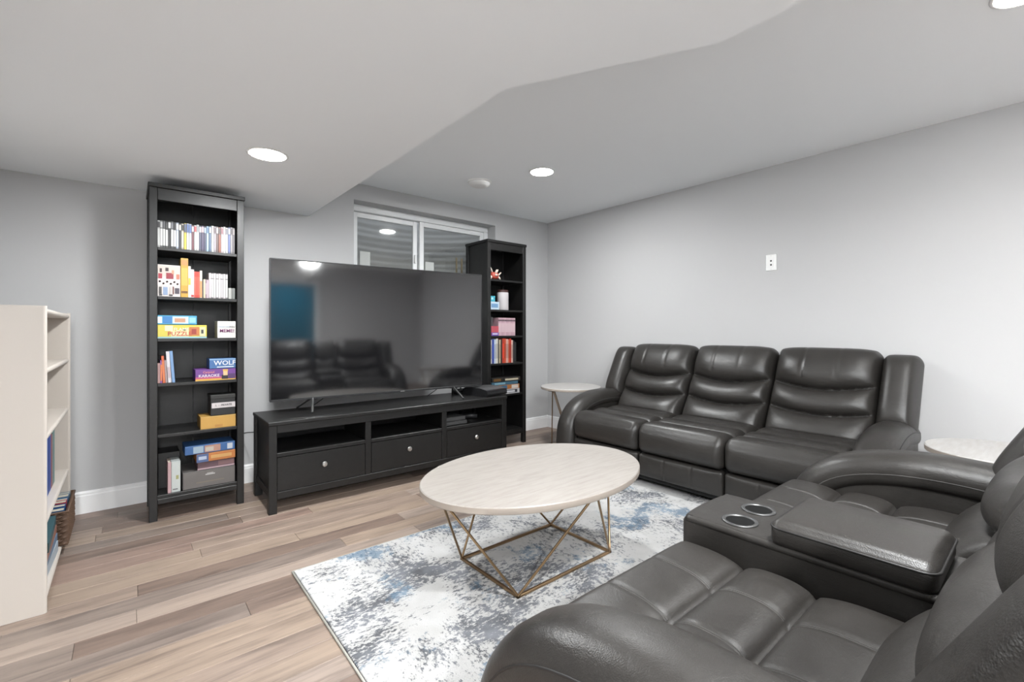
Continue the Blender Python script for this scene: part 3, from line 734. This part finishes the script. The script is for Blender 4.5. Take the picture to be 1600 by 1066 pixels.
block('game_box', 'blue game box with WOLF lettering on top of the purple box', 'game box', -3.352, -3.2105, b0+.0725, b0+.134, -.425, .13, C(70,112,168),
   prints=[(.0,1,.86,1,C(140,176,214)),(.28,.92,.10,.20,C(225,232,240))], texts=[('WOLF', .040, .58, .54, C(242,244,246), 1.05)])
# fifth shelf
b0 = .500
block('cardboard_box', 'golden orange box on the fifth shelf under a black box', 'box', -3.398, -3.2105, b0, b0+.076, -.425, .17, C(214,166,84), prints=[(.40,.62,.10,.30,C(196,142,70)),(0,1,.96,1,C(232,196,124))])
bb = block('storage_box', 'black lidded box with a white label band on the orange box', 'box', -3.345, -3.2125, b0+.0785, b0+.205, -.420, .14, C(34,34,34),
   prints=[(.04,1,.36,.62,C(222,214,214))], texts=[('L  -  PRIVATE', .0165, .52, .49, C(50,46,50), .95)], part='carton')
obj('lid', MB().box(-.0685, .0685, -.072, .072, .103, .128, .003), C(44,44,42), bb)
# bottom shelf
b0 = .145
block('game_box', 'large grey box at the bottom of the stack on the lowest shelf', 'game box', -3.487, -3.2145, b0, b0+.103, -.425, .24, C(104,100,98), prints=[(.02,.98,.03,.95,C(122,117,114)),(.25,.78,.28,.34,C(140,130,116)),(.42,.60,.70,.76,C(214,212,210)),(.45,.57,.78,.82,C(200,198,196))])
block('game_box', 'mauve box on the large grey box on the lowest shelf', 'game box', -3.412, -3.216, b0+.1055, b0+.152, -.415, .18, C(112,84,92), prints=[(.0,1,.0,.2,C(198,170,176)),(.55,.98,.3,.9,C(140,106,108))])
block('puzzle_box', 'orange and blue puzzle box, second from the top of the stack', 'puzzle box', -3.420, -3.214, b0+.1545, b0+.205, -.425, .17, C(206,130,70), prints=[(.0,.30,.0,1,C(86,106,150)),(.05,.25,.3,.7,C(190,200,220)),(.36,.90,.30,.70,C(226,176,110))], rot=.02)
block('puzzle_box', 'blue puzzle box with a printed picture on top of the stack', 'puzzle box', -3.476, -3.2145, b0+.2075, b0+.258, -.420, .18, C(66,108,164), prints=[(.16,.36,.1,.9,C(170,190,206)),(.38,.70,.1,.9,C(196,150,130)),(.40,.56,.2,.7,C(206,196,180)),(.84,.95,.15,.85,C(210,214,222))])
book('pink-edged white box set standing on the lowest shelf', -3.559, .016, b0, .182, -.425, .13, C(206,170,172), pages=True)
block('card_game_box', 'white upright box beside the grey box on the lowest shelf', 'game box', -3.542, -3.498, b0, b0+.182, -.425, .13, C(200,206,204), prints=[(.05,.95,.03,.97,C(212,218,214)),(.5,.8,.42,.55,C(176,176,120)),(.15,.7,.08,.12,C(120,120,120))])
block('storage_box', 'black box at the back of the lowest shelf behind the white box', 'box', -3.600, -3.492, b0, b0+.215, -.29, .17, C(30,30,30))
# right bookcase contents ------------------------------------------------
fg = thing('figurine', 'small red and white antlered figurine on the top shelf of the corner bookcase', 'figurine', (-1.055, -.345, 1.600))
body = rbox((.045, .035, .035), .03, (4,4,4), None, 4); obj('body', place(body, Matrix.Translation((0,0,.037))), C(186,74,56), fg, smooth=True)
for k, (p0, p1, r0) in enumerate((((-.02,0,.06),(-.05,0,.125),.008),((.02,0,.06),(.05,0,.10),.008),((.045,0,.04),(.085,0,.075),.009),((-.045,0,.04),(-.078,0,.06),.009),((.04,-.01,.03),(.06,-.02,.004),.011),((-.04,-.01,.03),(-.055,-.02,.004),.011),((0,-.02,.06),(.012,-.03,.095),.011))):
    q0, q1 = Vector(p0), Vector(p1); obj('branch', MB().tube([q0, q0.lerp(q1,.5)+Vector((.004,0,.003)), q1], [r0, r0*.85, r0*.55], 8), C(236,222,208), fg, smooth=True)
obj('chest', MB().lathe([(0,-.014),(.014,-.008),(.018,0),(.014,.008),(0,.014)], 0, -.034, .042, 14), C(236,214,204), fg, smooth=True)
jar = thing('canister', 'white cylindrical canister with a dark lid on the second shelf', 'canister', (-.928, -.32, 1.3125))
obj('body', MB().lathe([(.056,0),(.058,.004),(.058,.168),(.054,.172),(0,.172)], n=36), C(222,216,218), jar, smooth=True, angle=.7)
obj('lid', MB().lathe([(.0555,.172),(.0555,.192),(.052,.196),(0,.196)], n=36), C(70,36,32), jar, smooth=True, angle=.7)
block('small_box', 'pale blue printed box on the second shelf beside the canister', 'box', -1.128, -1.022, 1.312, 1.386, -.385, .06, C(200,220,234), prints=[(.10,.85,.25,.75,C(120,160,200))])
block('small_box', 'turquoise cube on top of the pale blue box', 'box', -1.126, -1.068, 1.3875, 1.440, -.38, .05, C(70,178,200), prints=[(.2,.6,.35,.75,C(190,232,236))])
for i, (x0, c) in enumerate(((-1.118, (52,50,52)), (-1.098, (84,78,80)))): book('%s dark book standing left of the pink row' % ordinal(i), x0, .018, 1.064, .175, -.36, .13, C(*c), group='dark books on the third shelf')
block('small_box', 'red and violet box in front of the dark books on the third shelf', 'box', -1.122, -1.035, 1.064, 1.155, -.392, .025, C(196,86,98), prints=[(0,1,0,.34,C(120,90,180)),(.15,.85,.12,.26,C(226,220,240))])
for i in range(11):
    book('pale pink paperback, %s from the left in the matching row' % ordinal(i), -1.033+i*.0192, .0186, 1.064, .172, -.385, .115, C(*[(206,170,180),(214,180,188),(200,164,176)][i % 3]), group='pink paperbacks', band=[(.80,.90,C(90,70,80)),(.2,.7,C(224,196,202))])
bk = [(.018,(196,190,190),'grey white',.225),(.024,(48,70,150),'royal blue',.232),(.022,(200,214,232),'pale blue',.228),(.024,(222,216,204),'cream',.236),(.012,(44,44,46),'black',.23),(.018,(206,190,160),'tan',.225),(.02,(60,46,44),'dark brown',.228),(.024,(196,62,40),'bright red',.236),(.02,(206,84,54),'orange red',.236),(.026,(222,172,160),'salmon pink',.230),(.012,(214,120,86),'coral',.225),(.026,(204,60,42),'scarlet',.234),(.02,(224,190,176),'pale peach',.22),(.018,(40,38,38),'black',.215),(.022,(34,34,34),'glossy black',.2)]
x = -1.128
for i, (th, c, nm, h_) in enumerate(bk):
    book('%s book, %s from the left on the fourth shelf of the corner bookcase' % (nm, ordinal(i)), x, th, .800, h_, -.385, .16, C(*c), group='books on the fourth shelf of the corner bookcase', band=[(.2,.8,shade(c, 1.2 if sum(c) < 300 else .85))]); x += th+.0008
stack = [('game_box','white and black patterned game box at the bottom of the corner stack',-1.075,-.770,.045,(206,206,208),[(.3,.9,.2,.85,C(60,60,66)),(.36,.8,.3,.7,C(220,220,224))]),
 ('game_box','orange and white game box in the middle of the corner stack',-1.085,-.772,.042,(182,118,66),[(.68,.95,.1,.9,C(216,206,196)),(.05,.5,.1,.9,C(70,110,140))]),
 ('game_box','teal game box second from the top of the corner stack',-1.115,-.790,.030,(66,104,124),[(.1,.5,.2,.8,C(130,170,186))]),
 ('game_box','black game box with white lettering strip on top of the corner stack',-1.110,-.760,.040,(40,38,36),[(.45,.92,.25,.7,C(206,196,170)),(.05,.3,.2,.8,C(110,80,40))])]
z = .500
for nm, lab, x0, x1, h_, c, pr_ in stack: block(nm, lab, 'game box', x0, x1, z, z+h_, -.390, .20, C(*c), prints=pr_); z += h_+.001

# ================================================================== TV UNIT
TR = -.0149
tv = thing('tv_bench', 'long black television bench with three drawers and open bays', 'tv bench', (-3.098, -.773, 0), TR)
B = M['blackwood']; TL, TD, TH = 1.83, .47, .557; p = .046
obj('top_board', MB().box(0, TL, -.006, TD, TH-.022, TH, .003), B, tv)
for x0 in (.004, TL-.004-p):
    for y0 in (0, TD-.004-p): obj('leg', MB().box(x0, x0+p, y0, y0+p, 0, TH-.022, .002), B, tv)
obj('top_rail', MB().box(p+.004, TL-p-.004, .002, .024, .487, TH-.022, .002), B, tv)
obj('bottom_rail', MB().box(p+.004, TL-p-.004, .002, .024, .085, .128, .002), B, tv)
for x0 in (.016, TL-.030):
    obj('side_panel', MB().box(x0, x0+.014, p, TD-p-.004, .13, TH-.022), B, tv)
    obj('side_rail', MB().box(x0-.006, x0+.02, p, TD-p-.004, .095, .14, .002), B, tv)
obj('back_panel', MB().box(p, TL-p, TD-.016, TD-.010, .12, TH-.022), B, tv)
bays = [(p+.004, .600), (.640, 1.200), (1.240, TL-p-.004)]
for x0 in (.600, 1.200): obj('divider', MB().box(x0, x0+.040, .004, .03, .128, .487, .002).box(x0+.012, x0+.028, .03, TD-.02, .128, .487), B, tv)
for a, b in bays:
    obj('bay_shelf', MB().box(a, b, .006, TD-.02, .340, .364, .002), B, tv)
    d = obj('drawer', MB().box(a+.003, b-.003, .008, .030, .131, .337, .0015), B, tv)
    obj('drawer_face', MB().box(a+.0035, b-.0035, .0065, .0082, .1315, .3365), B, d)
    kn = MB().lathe([(.006,0),(.006,.012),(.0155,.016),(.0175,.022),(.014,.028),(0,.030)], n=20).move(Matrix.Translation(((a+b)/2, .0065, .255)) @ Matrix.Rotation(math.pi/2, 4, 'X'))
    obj('knob', kn, M['knob'], d, smooth=True, angle=.7, label='brushed nickel knob')

# ================================================================== TELEVISION
tl, tr2 = Vector((-3.025, -.475)), Vector((-1.408, -.628)); W = (tr2-tl).length; ang = math.atan2(tr2.y-tl.y, tr2.x-tl.x)
te = thing('television', 'large flat black television standing on the tv bench', 'television', (tl.x, tl.y, TH), ang)
z0, z1 = .638-TH, 1.592-TH
obj('housing', MB().box(0, W, .004, .035, z0, z1, .004).box(.25, W-.25, .035, .062, z0+.10, z1-.25, .012), M['bezel'], te)
bz = .008
obj('bezel', MB().box(0, bz, -.003, .006, z0, z1, .001).box(W-bz, W, -.003, .006, z0, z1, .001).box(bz, W-bz, -.003, .006, z1-bz, z1, .001).box(bz, W-bz, -.003, .006, z0, z0+.014, .001), M['bezel'], te)
obj('screen', MB().box(bz, W-bz, -.0008, .0045, z0+.014, z1-bz), M['screen'], te)
obj('logo_plate', MB().box(W*.552, W*.572, -.0042, -.002, z0+.004, z0+.009), M['knob'], te)
for xf, sg in ((.27, 1), (W-.27, -1)):
    ft = obj('foot', MB().tube([(xf, .012, z0+.012), (xf-sg*.03, -.165+.05, .006)], .008, 8).tube([(xf, .016, z0+.012), (xf-sg*.075, .17, .006)], .008, 8), M['tvmetal'], te, smooth=True, angle=.9)
    obj('foot_socket', MB().box(xf-.03, xf+.03, .006, .03, z0-.004, z0+.02, .003), M['bezel'], te)

# devices around the television -------------------------------------------
gc = thing('game_console', 'glossy black game console lying on the right end of the tv bench', 'game console', (-1.355, -.60, TH+.0005), .18)
prof = [(-.145,.006),(-.150,.02),(-.145,.05),(-.06,.066),(.04,.068),(.12,.060),(.145,.045),(.145,.006),(.13,0),(-.13,0)]
mb = MB().prism([(a, z) for a, z in prof], 0, -.125, .125); obj('shell', mb, M['blackplastic'], gc)
obj('top_cover', MB().prism([(-.13,.0545),(-.06,.0672),(.04,.0692),(.12,.0612),(.12,.0602),(.04,.068),(-.06,.066),(-.13,.0535)], 0, -.12, .12), M['darkplastic'], gc)
obj('disc_slot', MB().box(-.10, .06, -.1512, -.145, .026, .030), M['slot'], gc)
ct = thing('game_controller', 'black game controller under the right foot of the television', 'game controller', (-1.505, -.40, TH+.0005), .3)
obj('grip', place(rbox((.07, .03, .02), .018, (6,3,2), lambda p_, c, n: np.column_stack([p_[:,0], p_[:,1]-.03*np.abs(c[:,0])**2, p_[:,2]]), 4), Matrix.Translation((0,0,.021))), M['blackplastic'], ct, smooth=True)
for x0 in (-.03, .03): obj('stick', MB().lathe([(.006,.036),(.006,.048),(.011,.050),(.011,.054),(0,.055)], x0, -.01, 0, 14), M['darkplastic'], ct, smooth=True, angle=.7)
bayz = .3645
dv = thing('set_top_box', 'dark grey stepped media box in the right open bay of the tv bench', 'media box', (-1.76, -.655, bayz), TR)
obj('body', MB().box(-.115, .115, -.10, .13, .003, .030, .003), M['darkplastic'], dv)
obj('upper_body', MB().box(-.112, .108, -.085, .13, .032, .062, .003), M['darkplastic'], dv)
obj('front_gap', MB().box(-.11, .11, -.094, .12, .029, .033), M['slot'], dv)
c2 = thing('game_controller', 'black game controller at the back of the right open bay', 'game controller', (-1.52, -.58, bayz), -.3)
obj('grip', place(rbox((.07, .03, .022), .018, (6,3,2), lambda p_, c, n: np.column_stack([p_[:,0], p_[:,1]-.03*np.abs(c[:,0])**2, p_[:,2]]), 4), Matrix.Translation((0,0,.023))), M['blackplastic'], c2, smooth=True)
hs = thing('headset', 'black headset lying in the right open bay of the tv bench', 'headset', (-1.60, -.50, bayz))
obj('headband', MB().tube([(.07*math.cos(a), 0, .02+.07*math.sin(a)) for a in np.linspace(0, math.pi, 15)], .006, 8), M['blackplastic'], hs, smooth=True)
for sx in (-1, 1): obj('ear_cup', MB().lathe([(0,-.014),(.026,-.012),(.028,0),(.026,.012),(0,.014)], n=20).move(Matrix.Translation((sx*.07,0,.028)) @ Matrix.Rotation(math.pi/2, 4, 'Y')), M['blackplastic'], hs, smooth=True)
tag(obj('power_cord', MB().tube(catmull([(-3.22,-.03,.33),(-3.15,-.04,.34),(-3.10,-.06,.375),(-3.06,-.20,.40),(-3.02,-.288,.42)], 6), .0035, 6), M['blackplastic'], smooth=True), 'thin black cord running behind the tv bench to the wall', 'cord')
tag(obj('power_cord', MB().tube(catmull([(-2.62,-.43,.72),(-2.64,-.40,.64),(-2.70,-.36,.58),(-2.72,-.33,.562)], 6), .003, 6), M['blackplastic'], smooth=True), 'thin black cord hanging behind the left foot of the television', 'cord')
tag(obj('power_cord', MB().tube(catmull([(-1.72,-.50,.70),(-1.74,-.46,.63),(-1.78,-.42,.585),(-1.80,-.39,.562)], 6), .003, 6), M['blackplastic'], smooth=True), 'thin black cord hanging behind the right half of the television', 'cord')

# ================================================================== CREAM BOOKCASE
CX1, CX0, CY0, CY1, CH = -3.985, -4.305, -1.262, -.262, 1.207
cb = thing('low_bookcase', 'cream laminate low bookcase at the left edge of the room', 'bookcase', (-4.145, -.762, 0))
def side(y0):
    r_ = .018; poly = [(CX0,0),(CX0,CH)]
    poly += [(CX1-r_+r_*math.sin(a), CH) if False else (CX1-r_+r_*math.cos(a), CH-r_*.6+r_*.6*math.sin(a)) for a in np.linspace(math.pi/2, 0, 6)]
    poly += [(CX1, 0)]
    # rounded in plan: stack of thin slabs makes the bullnose front
    mb = MB(); n_ = 8; T = .022; vs = []; plan = [(CX0,0),(CX0,T)]
    plan += [(CX1-.011+.011*math.cos(a), T/2+T/2*math.sin(a)) for a in np.linspace(math.pi/2, -math.pi/2, 12)]
    mb.prism([(a+4.145, b+y0+.762) for a, b in plan], 2, 0, CH); return mb
obj('side_panel', side(CY0), M['cream'], cb); obj('side_panel', side(CY1-.022), M['cream'], cb)
def board(z, x1, th=.022):
    prof = [(CX0+.012, z-th),(CX0+.012, z)]+[(x1-.010+.010*math.cos(a), z-th/2+th/2*math.sin(a)) for a in np.linspace(math.pi/2, -math.pi/2, 10)]
    return MB().prism([(a+4.145, b) for a, b in prof], 1, CY0+.0225+.762, CY1-.0225+.762)
obj('top_board', board(CH-.008, CX1-.004), M['cream'], cb)
for z in (.955, .685, .345, .045): obj('shelf', board(z, CX1-.006), M['cream'], cb)
obj('back_panel', MB().box(CX0+4.145, CX0+4.145+.010, CY0+.0225+.762, CY1-.0225+.762, .02, CH-.03), M['cream'], cb)
# its contents: spines face +x
def book_x(label, y0, th, z0_, h_, xf, depth, c, group=None):
    t = thing('book', label, 'book', (xf-depth/2, y0+th/2, z0_+.0004), 0, group); k = .002
    obj('cover', MB().box(-depth/2, depth/2, -th/2, -th/2+k, 0, h_).box(-depth/2, depth/2, th/2-k, th/2, 0, h_).box(depth/2-k, depth/2, -th/2+k, th/2-k, 0, h_), C(*c), t)
    obj('pages', MB().box(-depth/2+.003, depth/2-k, -th/2+k, th/2-k, .003, h_-.003), C(226,218,200,.8), t); return t
y_ = -1.0
for i, (nm, th, c, h_) in enumerate((('dark blue binder',.05,(24,72,160),.26),('bright blue binder',.05,(30,92,196),.27),('royal blue binder',.05,(28,80,180),.27),('bright blue binder',.05,(34,100,204),.268),('navy blue binder',.045,(22,60,140),.268),('blue binder',.05,(30,88,190),.265),('dusty red book',.028,(160,84,96),.265),('brown book',.022,(128,96,90),.26),('pink book',.018,(190,130,140),.255),('teal book',.05,(110,150,146),.262),('grey teal book',.035,(128,160,156),.262))):
    book_x('%s, %s from near end on cream bookcase' % (nm, ordinal(i)), y_, th, .345, h_, -4.025, .21, c, 'books on the cream bookcase'); y_ += th+.001
z_ = .045
for i, (c, th) in enumerate((((200,214,226),.05),((120,150,180),.03),((176,126,110),.035),((70,110,120),.04))):
    t = thing('book', 'flat %s book, %s from bottom of the stack in the cream bookcase' % (('pale blue','slate blue','terracotta','dark teal')[i], ordinal(i)), 'book', (-4.115, -.90+.015*i, z_+.0004), .02*i-.03, 'flat books in the cream bookcase')
    obj('cover', MB().box(-.11, .11, -.20, .20, 0, .003).box(-.11, .11, -.20, .20, th-.003, th).box(.107, .11, -.20, .20, .003, th-.003), C(*c), t)
    obj('pages', MB().box(-.107, .106, -.197, .197, .003, th-.003), C(224,216,200,.8), t); z_ += th+.001
# wicker basket
bk_ = thing('wicker_basket', 'dark brown wicker basket on the floor shelf of the cream bookcase', 'basket', (-4.085, -.455, .0455))
bw, bd, bh, tk = .115, .195, .165, .010
wall_ = MB()
nrow = 11; rh = bh/nrow
for j in range(nrow):          # woven courses bulge in turn between the uprights
    z0 = j*rh; vs = []; nn = 0; ring = []
    per = []
    for (ax, ay, bx_, by_, n_) in ((bw,-bd,bw,bd,26),(bw,bd,-bw,bd,16),(-bw,bd,-bw,-bd,26),(-bw,-bd,bw,-bd,16)):
        for k in range(n_): per.append((ax+(bx_-ax)*k/n_, ay+(by_-ay)*k/n_, (0 if ay == by_ else 1)))
    for k, (px, py, fl_) in enumerate(per):
        s_ = .0028*(1 if (k//1+j) % 2 else -1); nx_, ny_ = (math.copysign(1, px), 0) if fl_ else (0, math.copysign(1, py))
        for zz, e in ((z0, 0), (z0+rh*.5, s_+.002), (z0+rh, 0)): vs.append((px+nx_*e, py+ny_*e, zz))
    n_ = len(per); fs = []
    for k in range(n_):
        for q in range(2): a = k*3+q; b = ((k+1) % n_)*3+q; fs.append((a, b, b+1, a+1))
    wall_.add(vs, fs)
obj('woven_wall', wall_, M['wicker'], bk_)
obj('lining', MB().box(-bw+.004, bw-.004, -bd+.004, -bd+.008, 0, bh).box(-bw+.004, bw-.004, bd-.008, bd-.004, 0, bh).box(-bw+.004, -bw+.008, -bd+.008, bd-.008, 0, bh).box(bw-.008, bw-.004, -bd+.008, bd-.008, 0, bh).box(-bw+.008, bw-.008, -bd+.008, bd-.008, 0, .006), M['wicker'], bk_)
obj('rim', MB().tube([(bw,-bd,bh),(bw,bd,bh),(-bw,bd,bh),(-bw,-bd,bh)], .006, 8, closed=True), M['wicker'], bk_, smooth=True)
for i, (y0, th, h_, c, nm) in enumerate(((-.62,.05,.18,(60,110,160),'steel blue'),(-.565,.045,.185,(36,84,150),'deep blue'),(-.515,.05,.19,(190,70,80),'red and blue'),(-.46,.05,.185,(70,120,170),'mid blue'),(-.405,.06,.19,(110,140,170),'grey blue'),(-.34,.05,.185,(150,170,186),'pale blue'))):
    book_x('%s book standing in the wicker basket, %s from the near end' % (nm, ordinal(i)), y0, th, .053, h_-.02, -3.985, .16, c, 'books in the wicker basket')
print('planks', npl)
